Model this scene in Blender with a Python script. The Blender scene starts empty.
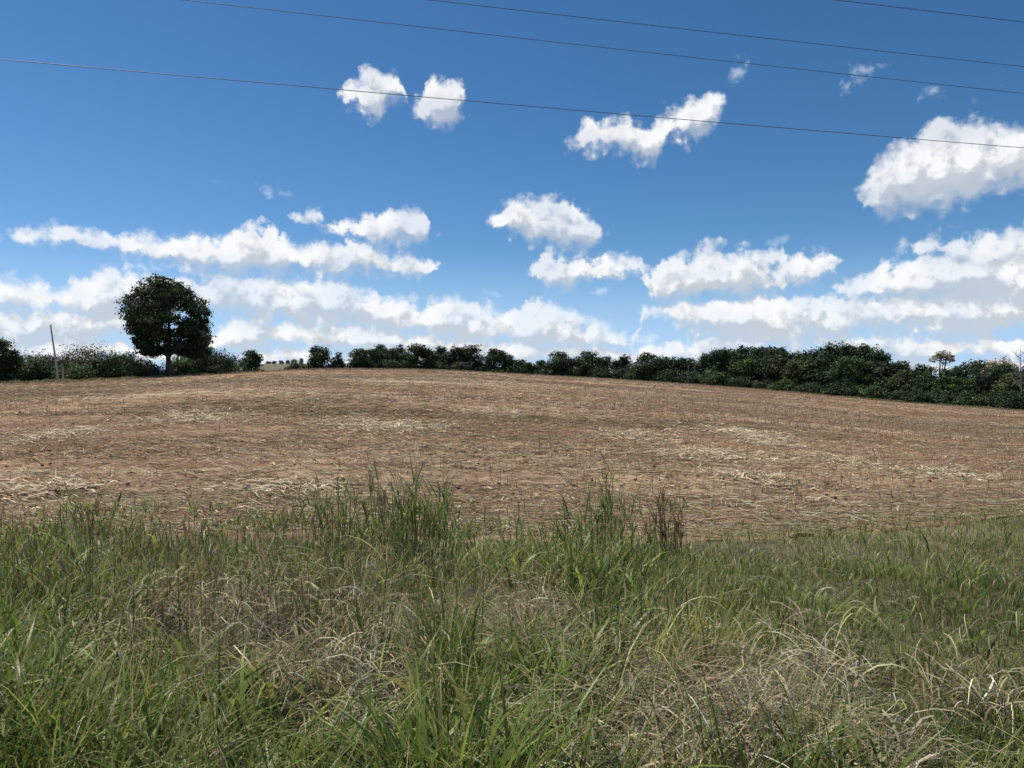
import bpy, math
import numpy as np
from mathutils import Vector

R = math.radians
SC = bpy.context.scene
COL = SC.collection
F, HZ, CX, EYE = 773.0, 392.0, 512.0, 1.7      # focal length in px, horizon row, centre column, eye height

# ------------------------------------------------------------------ camera, sky, sun
cam_d = bpy.data.cameras.new('camera')
cam = bpy.data.objects.new('camera', cam_d)
COL.objects.link(cam)
cam.location = (0, 0, EYE)
cam.rotation_euler = (R(90 + 0.593), 0, 0)
cam_d.sensor_width = 36
cam_d.lens = 36 * F / 1024
cam_d.clip_start = 0.05
cam_d.clip_end = 20000
SC.camera = cam

SUN_EL, SUN_AZ = 66.0, -62.0        # azimuth from +Y (view direction) towards +X
SC.view_settings.view_transform = 'Standard'
SC.view_settings.look = 'None'
SC.view_settings.exposure = 0.30
SC.view_settings.gamma = 1.0
SC.view_settings.use_curve_mapping = False
SC.cycles.use_denoising = True
SC.cycles.max_bounces = 5
SC.cycles.adaptive_threshold = 0.02
SC.cycles.transparent_max_bounces = 8

sun_d = bpy.data.lights.new('sun', 'SUN')
sun_d.energy = 4.3
sun_d.angle = R(0.5)
sun_d.color = (1.0, 0.93, 0.82)
sun = bpy.data.objects.new('sun', sun_d)
COL.objects.link(sun)
sv = Vector((math.sin(R(SUN_AZ)) * math.cos(R(SUN_EL)), math.cos(R(SUN_AZ)) * math.cos(R(SUN_EL)), math.sin(R(SUN_EL))))
sun.rotation_euler = sv.to_track_quat('Z', 'Y').to_euler()
sun.location = (0, 0, 60)

world = bpy.data.worlds.new('World')
SC.world = world
world.use_nodes = True

class NT:
    """tiny node writer"""
    def __init__(s, tree):
        s.t = tree; s.n = tree.nodes; s.l = tree.links
    def put(s, v, sock):
        if isinstance(v, bpy.types.NodeSocket): s.l.new(v, sock)
        else: sock.default_value = v
    def m(s, op, a, b=0.0, c=0.0, clamp=False):
        n = s.n.new('ShaderNodeMath'); n.operation = op; n.use_clamp = clamp
        s.put(a, n.inputs[0]); s.put(b, n.inputs[1]); s.put(c, n.inputs[2])
        return n.outputs[0]
    def v(s, op, a, b=(0, 0, 0), c=(0, 0, 0)):
        n = s.n.new('ShaderNodeVectorMath'); n.operation = op
        s.put(a, n.inputs[0]); s.put(b, n.inputs[1])
        if op == 'MULTIPLY_ADD': s.put(c, n.inputs[2])
        return n.outputs['Value'] if op in ('LENGTH', 'DOT_PRODUCT') else n.outputs[0]
    def noise(s, vec, scale, detail=4, rough=0.55, dist=0.0, dims='3D'):
        n = s.n.new('ShaderNodeTexNoise'); n.noise_dimensions = dims
        s.put(vec, n.inputs['Vector']); n.inputs['Scale'].default_value = scale
        n.inputs['Detail'].default_value = detail; n.inputs['Roughness'].default_value = rough
        n.inputs['Distortion'].default_value = dist
        return n
    def rng(s, val, a, b, c=0.0, d=1.0, smooth=False):
        n = s.n.new('ShaderNodeMapRange')
        if smooth: n.interpolation_type = 'SMOOTHSTEP'
        s.put(val, n.inputs[0])
        for i, x in enumerate((a, b, c, d)): s.put(x, n.inputs[i + 1])
        return n.outputs[0]
    def mix(s, fac, a, b, mode='MIX'):
        n = s.n.new('ShaderNodeMix'); n.data_type = 'RGBA'; n.blend_type = mode
        s.put(fac, n.inputs[0]); s.put(a, n.inputs[6]); s.put(b, n.inputs[7])
        return n.outputs[2]

def azel(px, py):
    """picture position -> compass angle and height angle of that direction (both *F)"""
    u, e = (px - CX) / F, (HZ - py) / F
    return math.atan(u) * F, math.atan(e / math.sqrt(1 + u * u)) * F

# banks of cumulus, each a row of clouds that do not overlap one above another: px, py, rx, ry of every swelling
BANKS = [
 [(356,94,15,12),(372,86,18,16),(393,88,14,15),(374,106,14,13), (437,86,11,10),(451,100,15,16),(424,110,13,9),(443,114,17,13),
  (574,142,12,7),(600,133,24,15),(622,132,20,15),(640,146,22,15),(655,154,12,12),(675,124,22,16),(700,114,22,19),(714,99,12,12),(690,126,16,14),
  (903,190,32,22),(925,172,44,28),(962,160,44,32),(1000,156,40,30),(1040,155,36,26),(903,200,16,14),(950,185,40,18)],
 [(314,217,14,5),(345,226,24,9),(385,231,36,15),(402,226,24,18),(412,236,16,11), (520,216,30,17),(548,222,38,21),(575,234,26,17),(502,222,13,13),
  (735,262,18,6),(775,256,12,6),(808,262,24,9),(800,272,22,12), (920,246,18,4),(942,244,18,4),(985,252,22,10),(1020,250,34,18)],
 [(12,235,18,6),(46,237,13,7),(74,234,12,7),(120,241,24,7),(160,248,40,14),(215,252,52,19),(262,249,36,22),(262,262,50,14),(310,260,45,17),(355,258,34,17),(405,265,28,14),(380,268,30,11),
  (545,268,14,6),(565,275,24,15),(600,268,40,14),(624,266,17,9),(668,294,24,14),(678,284,26,24),(708,276,28,28),(738,278,28,28),(768,286,22,14),
  (862,287,18,10),(900,285,34,20),(945,282,44,24),(985,275,40,28),(1030,275,50,34)],
 [(30,298,50,12),(88,300,40,14),(135,288,36,14),(165,296,30,12),(262,298,50,15),(305,300,44,19),(350,309,46,17),(400,318,42,15),(442,314,22,13),(455,326,40,16),(505,328,38,15),(545,328,34,17),(575,336,36,12),(610,343,24,8),
  (672,310,30,13),(700,314,34,16),(745,316,46,22),(785,320,40,20),(828,322,36,15),(905,310,40,17),(965,310,52,22),(1010,316,50,14)],
 [(20,326,60,16),(70,328,46,12),(118,316,34,10),(230,345,30,9),(270,330,40,14),(320,336,60,14),(400,342,80,14),(480,350,100,12),(560,352,60,11),(620,356,50,8),(700,350,34,6),(760,338,54,9),(800,340,46,8),(880,345,50,8),(955,346,60,11),(1030,343,40,10)],
 [(40,348,90,12),(200,360,60,6),(285,352,36,9),(600,366,90,8),(380,362,140,9),(930,366,120,8)],
]
SOFT = [(648,341,13,6),(632,270,22,8),(480,300,8,3),(738,74,9,10),(853,80,12,9),(868,66,13,5),(278,192,15,6),(266,185,9,4),(212,181,8,3),(936,92,5,4),(990,93,5,3),(497,294,8,3),(150,268,30,6),(600,292,14,5),(770,244,20,6),(812,250,18,6),(905,262,24,6),(965,238,24,5)]
AROUND = [(-70,9,9,2.2),(-52,12,8,2),(-86,6,12,2.4),(50,10,9,3),(70,8,9,2.2),(95,7,12,2.5),(-108,9,12,3),(125,9,14,3),(-135,12,12,3),(155,12,14,3),(-165,10,14,3)]  # degrees

def build_world():
    w = NT(world.node_tree)
    for n in list(w.n): w.n.remove(n)
    out = w.n.new('ShaderNodeOutputWorld')
    STR = 0.085
    sky = w.n.new('ShaderNodeTexSky'); sky.sky_type = 'NISHITA'; sky.sun_disc = False
    sky.sun_elevation = R(SUN_EL); sky.sun_rotation = R(SUN_AZ)
    sky.air_density = 1.0; sky.dust_density = 0.3; sky.ozone_density = 2.2; sky.altitude = 900
    tc = w.n.new('ShaderNodeTexCoord')
    sep = w.n.new('ShaderNodeSeparateXYZ'); w.l.new(tc.outputs['Generated'], sep.inputs[0])
    x, y, z = sep.outputs
    az = w.m('MULTIPLY', w.m('ARCTAN2', x, y), F)
    el = w.m('MULTIPLY', w.m('ARCSINE', z), F)
    cb = w.n.new('ShaderNodeCombineXYZ'); w.l.new(az, cb.inputs[0]); w.l.new(el, cb.inputs[1])
    P = cb.outputs[0]
    # the blue: Nishita sky, graded per channel, paling towards the horizon
    ss = w.n.new('ShaderNodeSeparateColor'); w.l.new(sky.outputs[0], ss.inputs[0])
    cmb = w.n.new('ShaderNodeCombineColor')
    for i, (g, kk) in enumerate(((1.62, 1.40), (1.30, 1.14), (1.30, 1.24))):
        w.l.new(w.m('MULTIPLY', w.m('POWER', w.m('MULTIPLY', ss.outputs[i], STR), g), kk / STR), cmb.inputs[i])
    skyc = w.mix(w.rng(el, 0, 150, .95, 0, True), cmb.outputs[0], (.36 / STR, .54 / STR, .80 / STR, 1))
    A0, A1 = -620.0, 620.0
    def curve(xin, ys, lo, hi):
        c = w.n.new('ShaderNodeFloatCurve'); cu = c.mapping.curves[0]
        n = len(ys); pts = cu.points
        pts[0].location = (0, float(np.clip((ys[0] - lo) / (hi - lo), 0, 1))); pts[1].location = (1, float(np.clip((ys[-1] - lo) / (hi - lo), 0, 1)))
        for i in range(1, n - 1): pts.new(i / (n - 1), float(np.clip((ys[i] - lo) / (hi - lo), 0, 1)))
        for p in pts: p.handle_type = 'VECTOR'
        c.mapping.update(); w.l.new(xin, c.inputs['Value'])
        return w.m('MULTIPLY_ADD', c.outputs[0], hi - lo, lo)
    def profile(bank):
        """middle height and half thickness of a bank for every compass angle"""
        g = np.linspace(A0, A1, 190); bl = [(*azel(a, b), c, d) for a, b, c, d in bank]
        mid = np.zeros_like(g); half = np.zeros_like(g)
        for i, q in enumerate(g):
            t = -1e9; b = 1e9
            for cx, cy, rx, ry in bl:
                e = 1 - ((q - cx) / rx) ** 2
                if e > 0: h = ry * math.sqrt(e); t = max(t, cy + h); b = min(b, cy - h)
            if t > -1e8: mid[i] = (t + b) / 2; half[i] = (t - b) / 2
            else:
                k = min(bl, key=lambda v: abs(q - v[0]) - v[2]); mid[i] = k[1]; half[i] = -min(40, abs(q - k[0]) - k[2])
        return mid, half
    prof = [profile([(a, b, c * (1.12 if i > 2 else 1.03), d * (1.25 if i > 2 else 1.0)) for a, b, c, d in bk]) for i, bk in enumerate(BANKS)]
    def detail(p, w1, w2):
        n1 = w.noise(p, 1 / 30, 2, 0.6, dims='2D').outputs['Color']
        n2 = w.noise(p, 1 / 9.0, 2, 0.6, dims='2D').outputs['Color']
        q = w.v('MULTIPLY_ADD', w.v('SUBTRACT', n1, (.5, .5, .5)), (w1 * 1.6, w1, 0), p)
        q = w.v('MULTIPLY_ADD', w.v('SUBTRACT', n2, (.5, .5, .5)), (w2, w2, 0), q)
        vo = w.n.new('ShaderNodeTexVoronoi'); vo.feature = 'F1'; vo.voronoi_dimensions = '2D'
        w.put(q, vo.inputs['Vector']); vo.inputs['Scale'].default_value = 1 / 15; vo.inputs['Detail'].default_value = 1.5
        f = w.noise(p, 1 / 20.0, 7, 0.66, dims='2D').outputs['Fac']
        return q, w.m('MULTIPLY_ADD', f, 23.0, w.m('MULTIPLY_ADD', vo.outputs['Distance'], 8.0, -8.5 - 5.0 - 3.5))
    def height(p):
        q, e = detail(p, 12, 6)
        s3 = w.n.new('ShaderNodeSeparateXYZ'); w.l.new(q, s3.inputs[0])
        xin = w.rng(s3.outputs[0], A0, A1); acc = None
        for mid, half in prof:
            c = curve(xin, mid, -10, 400); h = curve(xin, half, -42, 60)
            d = w.m('SUBTRACT', w.m('ABSOLUTE', w.m('SUBTRACT', s3.outputs[1], c)), h)
            acc = d if acc is None else w.m('SMOOTH_MIN', acc, d, 6.0)
        gap = w.m('MULTIPLY_ADD', w.noise(p, 1 / 60, 2, .5, dims='2D').outputs['Fac'], w.rng(s3.outputs[1], 150, 40, 22.0, 28.0), w.rng(s3.outputs[1], 150, 40, -11.5, -16.0))   # big breaks and swellings
        return w.m('ADD', w.m('ADD', acc, e), gap), q, e
    d0, Q0, E0 = height(P)
    d1, _, _ = height(w.v('ADD', P, (-5, 10, 0)))
    s = w.m('MULTIPLY_ADD', w.m('SUBTRACT', d1, d0), 1 / 19.0, .58)
    soft_n = w.noise(P, 1 / 46, 3, .5, dims='2D').outputs['Fac']
    under = w.rng(s, .35, .7, 1, 0)                       # the shaded side of a cloud has softer edges
    lo = w.m('MULTIPLY_ADD', under, -9.0, w.rng(soft_n, .35, .65, -2.5, -12.0))
    alpha = w.rng(d0, 4.0, w.m('SUBTRACT', lo, 2.5), 0, w.rng(w.noise(P, 1 / 60, 3, .55, dims='2D').outputs['Fac'], .38, .58, .74, .97), True)
    thick = w.rng(w.noise(P, 1 / 24, 4, .6, dims='2D').outputs['Fac'], .36, .60, 0.05, .62)
    s = w.m('SUBTRACT', s, w.m('MULTIPLY', w.rng(d0, -3.0, -16.0), thick), clamp=True)
    cc = w.mix(w.rng(s, 0.0, .9, 0.0, 1.0, True), (.47 / STR, .51 / STR, .56 / STR, 1), (.80 / STR, .805 / STR, .81 / STR, 1))
    c = w.mix(alpha, skyc, cc)
    # thin torn wisps, and cloud round the rest of the horizon
    def chain(p, blobs):
        acc = None
        for cx, cy, rx, ry in blobs:
            k = (rx * ry) ** .5 * .5 + ry * .5
            d = w.m('MULTIPLY_ADD', w.v('LENGTH', w.v('MULTIPLY_ADD', p, (1 / rx, 1 / ry, 0), (-cx / rx, -cy / ry, 0))), k, -k)
            acc = d if acc is None else w.m('MINIMUM', acc, d)
        return acc
    dw = w.m('ADD', chain(Q0, [(*azel(a, b), e, d) for a, b, e, d in SOFT]), w.m('MULTIPLY_ADD', E0, 1.3, 4.0))
    c = w.mix(w.rng(dw, 5.0, -10.0, 0, .42, True), c, (.74 / STR, .80 / STR, .87 / STR, 1))
    da = w.m('ADD', chain(Q0, [(R(a) * F, R(b) * F, R(e) * F, R(d) * F) for a, b, e, d in AROUND]), w.m('MULTIPLY', E0, 2.0))
    c = w.mix(w.rng(da, 6.0, -16.0, 0, .9, True), c, (.78 / STR, .81 / STR, .86 / STR, 1))
    b1 = w.n.new('ShaderNodeBackground'); b1.inputs['Strength'].default_value = STR; w.l.new(c, b1.inputs['Color'])
    b2 = w.n.new('ShaderNodeBackground'); b2.inputs['Strength'].default_value = STR; w.l.new(skyc, b2.inputs['Color'])
    band = w.m('MULTIPLY', w.m('GREATER_THAN', el, -12.0), w.m('LESS_THAN', el, azel(CX, 36)[1]))
    mx = w.n.new('ShaderNodeMixShader'); w.l.new(band, mx.inputs[0]); w.l.new(b2.outputs[0], mx.inputs[1]); w.l.new(b1.outputs[0], mx.inputs[2])
    w.l.new(mx.outputs[0], out.inputs[0])
    world.cycles.sampling_method = 'NONE'
build_world()

# ------------------------------------------------------------------ helpers
rng = np.random.default_rng(7)
_lat = np.random.default_rng(99).random((256, 256))
def vnoise(x, y):
    x = np.asarray(x, float); y = np.asarray(y, float)
    xi = np.floor(x).astype(int); yi = np.floor(y).astype(int)
    fx = x - xi; fy = y - yi
    fx = fx * fx * (3 - 2 * fx); fy = fy * fy * (3 - 2 * fy)
    a = _lat[xi & 255, yi & 255]; b = _lat[(xi + 1) & 255, yi & 255]
    c = _lat[xi & 255, (yi + 1) & 255]; d = _lat[(xi + 1) & 255, (yi + 1) & 255]
    return (a * (1 - fx) + b * fx) * (1 - fy) + (c * (1 - fx) + d * fx) * fy
def fbm(x, y, o=4):
    s = 0; a = .5; t = 0
    for i in range(o):
        s = s + a * vnoise(x * 2 ** i + 17 * i, y * 2 ** i + 5 * i); t += a; a *= .5
    return s / t

def make_mesh(name, verts, faces, mats, col=None, smooth=False):
    """verts (n,3); faces (m,4) or (m,3); col per-vertex rgb"""
    me = bpy.data.meshes.new(name)
    verts = np.ascontiguousarray(verts, dtype=np.float32); faces = np.ascontiguousarray(faces, dtype=np.int32)
    k = faces.shape[1]
    me.vertices.add(len(verts)); me.vertices.foreach_set('co', verts.ravel())
    me.loops.add(faces.size); me.loops.foreach_set('vertex_index', faces.ravel())
    me.polygons.add(len(faces)); me.polygons.foreach_set('loop_start', np.arange(0, faces.size, k, dtype=np.int32))
    if smooth: me.polygons.foreach_set('use_smooth', np.ones(len(faces), dtype=bool))
    me.update(calc_edges=True)
    if col is not None:
        at = me.attributes.new('tint', 'FLOAT_COLOR', 'POINT')
        c4 = np.ones((len(verts), 4), dtype=np.float32); c4[:, :3] = col
        at.data.foreach_set('color', c4.ravel())
    me.materials.append(mats)
    return me
def link(name, me, parent=None, loc=(0, 0, 0)):
    o = bpy.data.objects.new(name, me); COL.objects.link(o); o.location = loc
    if parent is not None: o.parent = parent
    return o
def tag(o, label=None, cat=None, group=None, kind=None):
    if label: o['label'] = label
    if cat: o['category'] = cat
    if group: o['group'] = group
    if kind: o['kind'] = kind
    return o
def tube(pts, rad, sides=7):
    pts = np.asarray(pts, float); n = len(pts)
    V = []; Fc = []
    for i in range(n):
        t = pts[min(i + 1, n - 1)] - pts[max(i - 1, 0)]; t /= np.linalg.norm(t) + 1e-9
        a = np.cross(t, (0, 0, 1.0)) if abs(t[2]) < .95 else np.cross(t, (1.0, 0, 0))
        a /= np.linalg.norm(a); b = np.cross(t, a)
        for k in range(sides):
            th = 2 * math.pi * k / sides
            V.append(pts[i] + rad[i] * (math.cos(th) * a + math.sin(th) * b))
    for i in range(n - 1):
        for k in range(sides):
            k2 = (k + 1) % sides
            Fc.append((i * sides + k, i * sides + k2, (i + 1) * sides + k2, (i + 1) * sides + k))
    c = len(V); V.append(pts[-1])                      # close the tip
    e = (n - 1) * sides
    for k in range(0, sides):
        Fc.append((e + k, e + (k + 1) % sides, c, c)) if False else None
    return np.array(V), np.array([f for f in Fc if f])
def join(parts):
    V = []; Fc = []; C = []; off = 0
    for p in parts:
        V.append(p[0]); Fc.append(p[1] + off); off += len(p[0])
        if len(p) > 2: C.append(p[2])
    return np.concatenate(V), np.concatenate(Fc), (np.concatenate(C) if C else None)

# ------------------------------------------------------------------ the lie of the land
_px = np.array([-400, 0, 100, 165, 240, 300, 350, 430, 512, 600, 700, 768, 850, 900, 950, 1024, 1400.])
_D = np.array([70, 82, 88, 93, 104, 150, 188, 196, 200, 190, 172, 155, 140, 132, 125, 116, 95.])
_ey = np.array([388, 384, 380.5, 378, 373.5, 370.5, 370, 371, 375, 379, 385, 390.5, 398, 402.5, 406, 411, 425.])
_fx = np.array([-400, 0, 200, 512, 640, 700, 850, 1024, 1400.])
_fy = np.array([9.8, 9.5, 9.2, 9.0, 8.8, 8.6, 9.4, 10.8, 12.5])
_s = np.linspace(-400, 1400, 361)
def _sm(a, k=15):
    p = np.pad(a, k, mode='edge'); return np.convolve(p, np.ones(2 * k + 1) / (2 * k + 1), 'valid')
_Ds = _sm(np.interp(_s, _px, _D)); _Es = _sm(np.interp(_s, _px, _ey), 6); _Fs = _sm(np.interp(_s, _fx, _fy), 6)
def edge(u):
    p = np.clip(CX + F * np.asarray(u, float), -400, 1400)
    D = np.interp(p, _s, _Ds); e = np.interp(p, _s, _Es); f = np.interp(p, _s, _Fs)
    return D, EYE + (HZ - e) / F * D, f
def ground_z(x, y):
    x = np.asarray(x, float); y = np.asarray(y, float)
    yy = np.maximum(y, 9.0)
    u = np.clip(x / yy, -1.15, 1.15)
    D, zE, f = edge(u)
    t = np.clip((yy - f) / (D - f), 0, None)
    ti = np.minimum(t, 1)
    z = zE * ti * (1.55 - .55 * ti)
    # behind the crest the land falls away, then climbs to a far ridge
    b = np.maximum(yy - D, 0)
    z = z + np.where(t > 1, -3.0 * (1 - np.exp(-b / 60)), 0)
    ridge_px = np.interp(CX + F * u, [-400, 150, 230, 262, 300, 340, 420, 600, 1400], [10, 14, 24, 26.5, 27.5, 25, 12, 0, -12])
    zr = EYE + ridge_px / F * 520
    k = np.clip((yy - D - 60) / (520 - 200), 0, 1); k = k * k * (3 - 2 * k)
    z = z * (1 - k) + (zr - .0 * b) * k
    z = z - np.clip((yy - 620) / 900, 0, 1) ** 2 * 25
    near = np.clip((y - .5) / 2, 0, 1) * np.clip(1 - (y - 7.5) / 2.5, 0, 1)
    z = z + ((fbm(x * .5 + 9, y * .5 + 3, 3) - .5) * .16 + (fbm(x * 1.5 + 9, y * 1.5 + 31, 2) - .5) * .26) * near
    z = z + .17 * near * np.clip((.28 - x / yy) / .15, 0, 1) * np.clip((8.2 - y) / 2.5, 0, 1)      # the bank, dropping away to the right
    z = z + (fbm(x * .06 + 50, y * .06, 3) - .5) * .8 * np.clip((yy - 25) / 60, 0, 1) * np.clip(1 - t, 0, 1)
    return z

def attr_mat(name, rough=.6, trans=.0, spec=.3, noise=.0, scale=3.0):
    """leaf / straw material: colour of each blade from its attribute, mottled by noise"""
    m = bpy.data.materials.new(name); m.use_nodes = True
    k = NT(m.node_tree); bs = k.n['Principled BSDF']; out = k.n['Material Output']
    a = k.n.new('ShaderNodeAttribute'); a.attribute_name = 'tint'
    c = a.outputs['Color']
    geo = k.n.new('ShaderNodeNewGeometry')
    if noise:
        nz = k.noise(geo.outputs['Position'], scale, 4, .6)
        f = k.rng(nz.outputs['Fac'], .25, .75, 1 - noise, 1 + noise)
        cx = k.n.new('ShaderNodeCombineXYZ')
        for i in range(3): k.l.new(f, cx.inputs[i])
        c = k.v('MULTIPLY', c, cx.outputs[0])
    k.put(c, bs.inputs['Base Color']); bs.inputs['Roughness'].default_value = rough
    bs.inputs['Specular IOR Level'].default_value = spec
    if trans:
        tr = k.n.new('ShaderNodeBsdfTranslucent'); k.put(c, tr.inputs['Color'])
        mx = k.n.new('ShaderNodeMixShader'); mx.inputs[0].default_value = trans
        k.l.new(bs.outputs[0], mx.inputs[1]); k.l.new(tr.outputs[0], mx.inputs[2]); k.l.new(mx.outputs[0], out.inputs[0])
    return m
M_LEAF = attr_mat('tree leaves', .65, .18, .15, .35, .9)
M_BLADE = attr_mat('grass blades', .45, .42, .4, .2, 9)
M_DRY = attr_mat('dry stalks', .7, .15, .2, .25, 14)

def bark_mat(name, c1, c2, scale=6):
    m = bpy.data.materials.new(name); m.use_nodes = True
    k = NT(m.node_tree); bs = k.n['Principled BSDF']
    tc = k.n.new('ShaderNodeTexCoord')
    mp = k.v('MULTIPLY', tc.outputs['Object'], (1, 1, .18))
    nz = k.noise(mp, scale, 6, .7)
    k.put(k.mix(k.rng(nz.outputs['Fac'], .35, .65), (*c1, 1), (*c2, 1)), bs.inputs['Base Color'])
    bs.inputs['Roughness'].default_value = .9
    bu = k.n.new('ShaderNodeBump'); bu.inputs['Distance'].default_value = .02
    k.put(nz.outputs['Fac'], bu.inputs['Height']); k.l.new(bu.outputs[0], bs.inputs['Normal'])
    return m
M_BARK = bark_mat('bark', (.05, .04, .03), (.12, .10, .08))
M_GREYBARK = bark_mat('grey bark', (.14, .12, .10), (.28, .25, .21))
M_POLE = bark_mat('weathered pole wood', (.26, .24, .21), (.44, .41, .37), 9)

def field_mat():
    m = bpy.data.materials.new('harvested soil and litter'); m.use_nodes = True
    k = NT(m.node_tree); bs = k.n['Principled BSDF']
    geo = k.n.new('ShaderNodeNewGeometry'); P = geo.outputs['Position']
    big = k.noise(k.v('MULTIPLY', P, (.35, 1, 1)), .10, 4, .55).outputs['Fac']
    red = k.noise(P, .035, 3, .5).outputs['Fac']
    soil = k.mix(k.rng(red, .4, .62), (.20, .118, .072, 1), (.31, .162, .084, 1))
    soil = k.mix(k.rng(k.noise(P, 2.2, 5, .65).outputs['Fac'], .38, .62), k.mix(1, soil, (.62, .62, .64, 1), 'MULTIPLY'), soil)
    # fine litter: chips of straw pressed in the soil, drawn out along the rows
    lit = k.noise(k.v('MULTIPLY', P, (.45, 1.3, 1)), 11, 6, .75, .4).outputs['Fac']
    med = k.noise(k.v('MULTIPLY', P, (.22, 1.1, 1)), 1.6, 6, .7, .6).outputs['Fac']
    cover = k.m('ADD', k.m('MULTIPLY', big, .26), k.m('ADD', k.m('MULTIPLY', lit, .56), k.m('MULTIPLY', med, .34)))
    c = k.mix(k.rng(cover, .53, .67), soil, (.42, .32, .205, 1))
    pale = k.noise(k.v('MULTIPLY', P, (.25, .8, 1)), .22, 5, .6, .5).outputs['Fac']
    c = k.mix(k.rng(pale, .57, .66, 0, .65), c, (.50, .42, .30, 1))
    k.put(c, bs.inputs['Base Color']); bs.inputs['Roughness'].default_value = .95
    bs.inputs['Specular IOR Level'].default_value = .15
    bu = k.n.new('ShaderNodeBump'); bu.inputs['Distance'].default_value = .12; bu.inputs['Strength'].default_value = .8
    k.put(k.m('ADD', med, k.m('MULTIPLY', lit, .4)), bu.inputs['Height']); k.l.new(bu.outputs[0], bs.inputs['Normal'])
    return m
def ground_mat():
    m = bpy.data.materials.new('rough grassland soil'); m.use_nodes = True
    k = NT(m.node_tree); bs = k.n['Principled BSDF']
    geo = k.n.new('ShaderNodeNewGeometry'); P = geo.outputs['Position']
    a = k.noise(P, 6, 6, .7).outputs['Fac']; b = k.noise(P, .25, 4, .6).outputs['Fac']
    c = k.mix(k.rng(a, .35, .65), (.036, .030, .018, 1), (.10, .09, .04, 1))
    c = k.mix(k.rng(b, .4, .62), c, (.20, .17, .095, 1))
    k.put(c, bs.inputs['Base Color']); bs.inputs['Roughness'].default_value = .95
    bu = k.n.new('ShaderNodeBump'); bu.inputs['Distance'].default_value = .08
    k.put(a, bu.inputs['Height']); k.l.new(bu.outputs[0], bs.inputs['Normal'])
    return m

# ground: one sheet to the horizon, dipped a little under the field
def grid_mesh(name, X, Y, Z, mat):
    ny, nx = X.shape
    V = np.stack([X, Y, Z], -1).reshape(-1, 3)
    i = np.arange(ny * nx).reshape(ny, nx)
    Fc = np.stack([i[:-1, :-1], i[:-1, 1:], i[1:, 1:], i[1:, :-1]], -1).reshape(-1, 4)
    return make_mesh(name, V, Fc, mat, smooth=True)
def spread(lo, hi, n, p=3):
    t = np.linspace(-1, 1, n); s = np.sign(t) * np.abs(t) ** p
    return np.where(s < 0, -s * lo, s * hi)
xs = spread(-4000, 4000, 321, 3.2); ys = np.concatenate([-np.geomspace(900, 3, 24), np.linspace(-2, 24, 100), np.geomspace(24.6, 6000, 190)])
GX, GY = np.meshgrid(xs, ys)
GZ = ground_z(GX, GY)
_u = np.clip(GX / np.maximum(GY, 9), -1.15, 1.15); _D_, _, _f_ = edge(_u)
inside = np.clip((GY - _f_ - .35) / 1.0, 0, 1) * np.clip((_D_ - GY - 2.0) / 8.0, 0, 1) * (np.abs(GX / np.maximum(GY, 9)) < 1.0)
GZ = GZ - 1.2 * inside
tag(link('ground', grid_mesh('ground', GX, GY, GZ, ground_mat())), kind='structure')
# field
uu = np.linspace(-1.1, 1.1, 460); tt = np.concatenate([np.linspace(0, .12, 190), np.linspace(.12, 1, 200)[1:]])
UU, TT = np.meshgrid(uu, tt); D_, zE_, f_ = edge(UU)
FY = f_ - .3 + TT * (D_ - f_ + .3) + np.where(TT < .001, (fbm(UU * 40, UU * 0, 3) - .5) * .5, 0); FX = UU * FY
FZ = ground_z(FX, FY) + .015
fade = np.clip(1 - FY / 60, 0, 1) * np.clip(TT * 60, 0, 1)
FZ = FZ + fade * ((fbm(FX * 1.3, FY * 3.2, 4) - .5) * .17 + (fbm(FX * 6 + 4, FY * 7, 3) - .5) * .07)
def field_z(x, y):
    f = edge(np.clip(x / y, -1.15, 1.15))[2]
    fade = np.clip(1 - y / 60, 0, 1) * np.clip((y - f) * .3, 0, 1)
    return ground_z(x, y) + .015 + fade * ((fbm(x * 1.3, y * 3.2, 4) - .5) * .17 + (fbm(x * 6 + 4, y * 7, 3) - .5) * .07)
FZ[0] -= .12
tag(link('field', grid_mesh('field', FX, FY, FZ, field_mat())), kind='structure')

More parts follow.
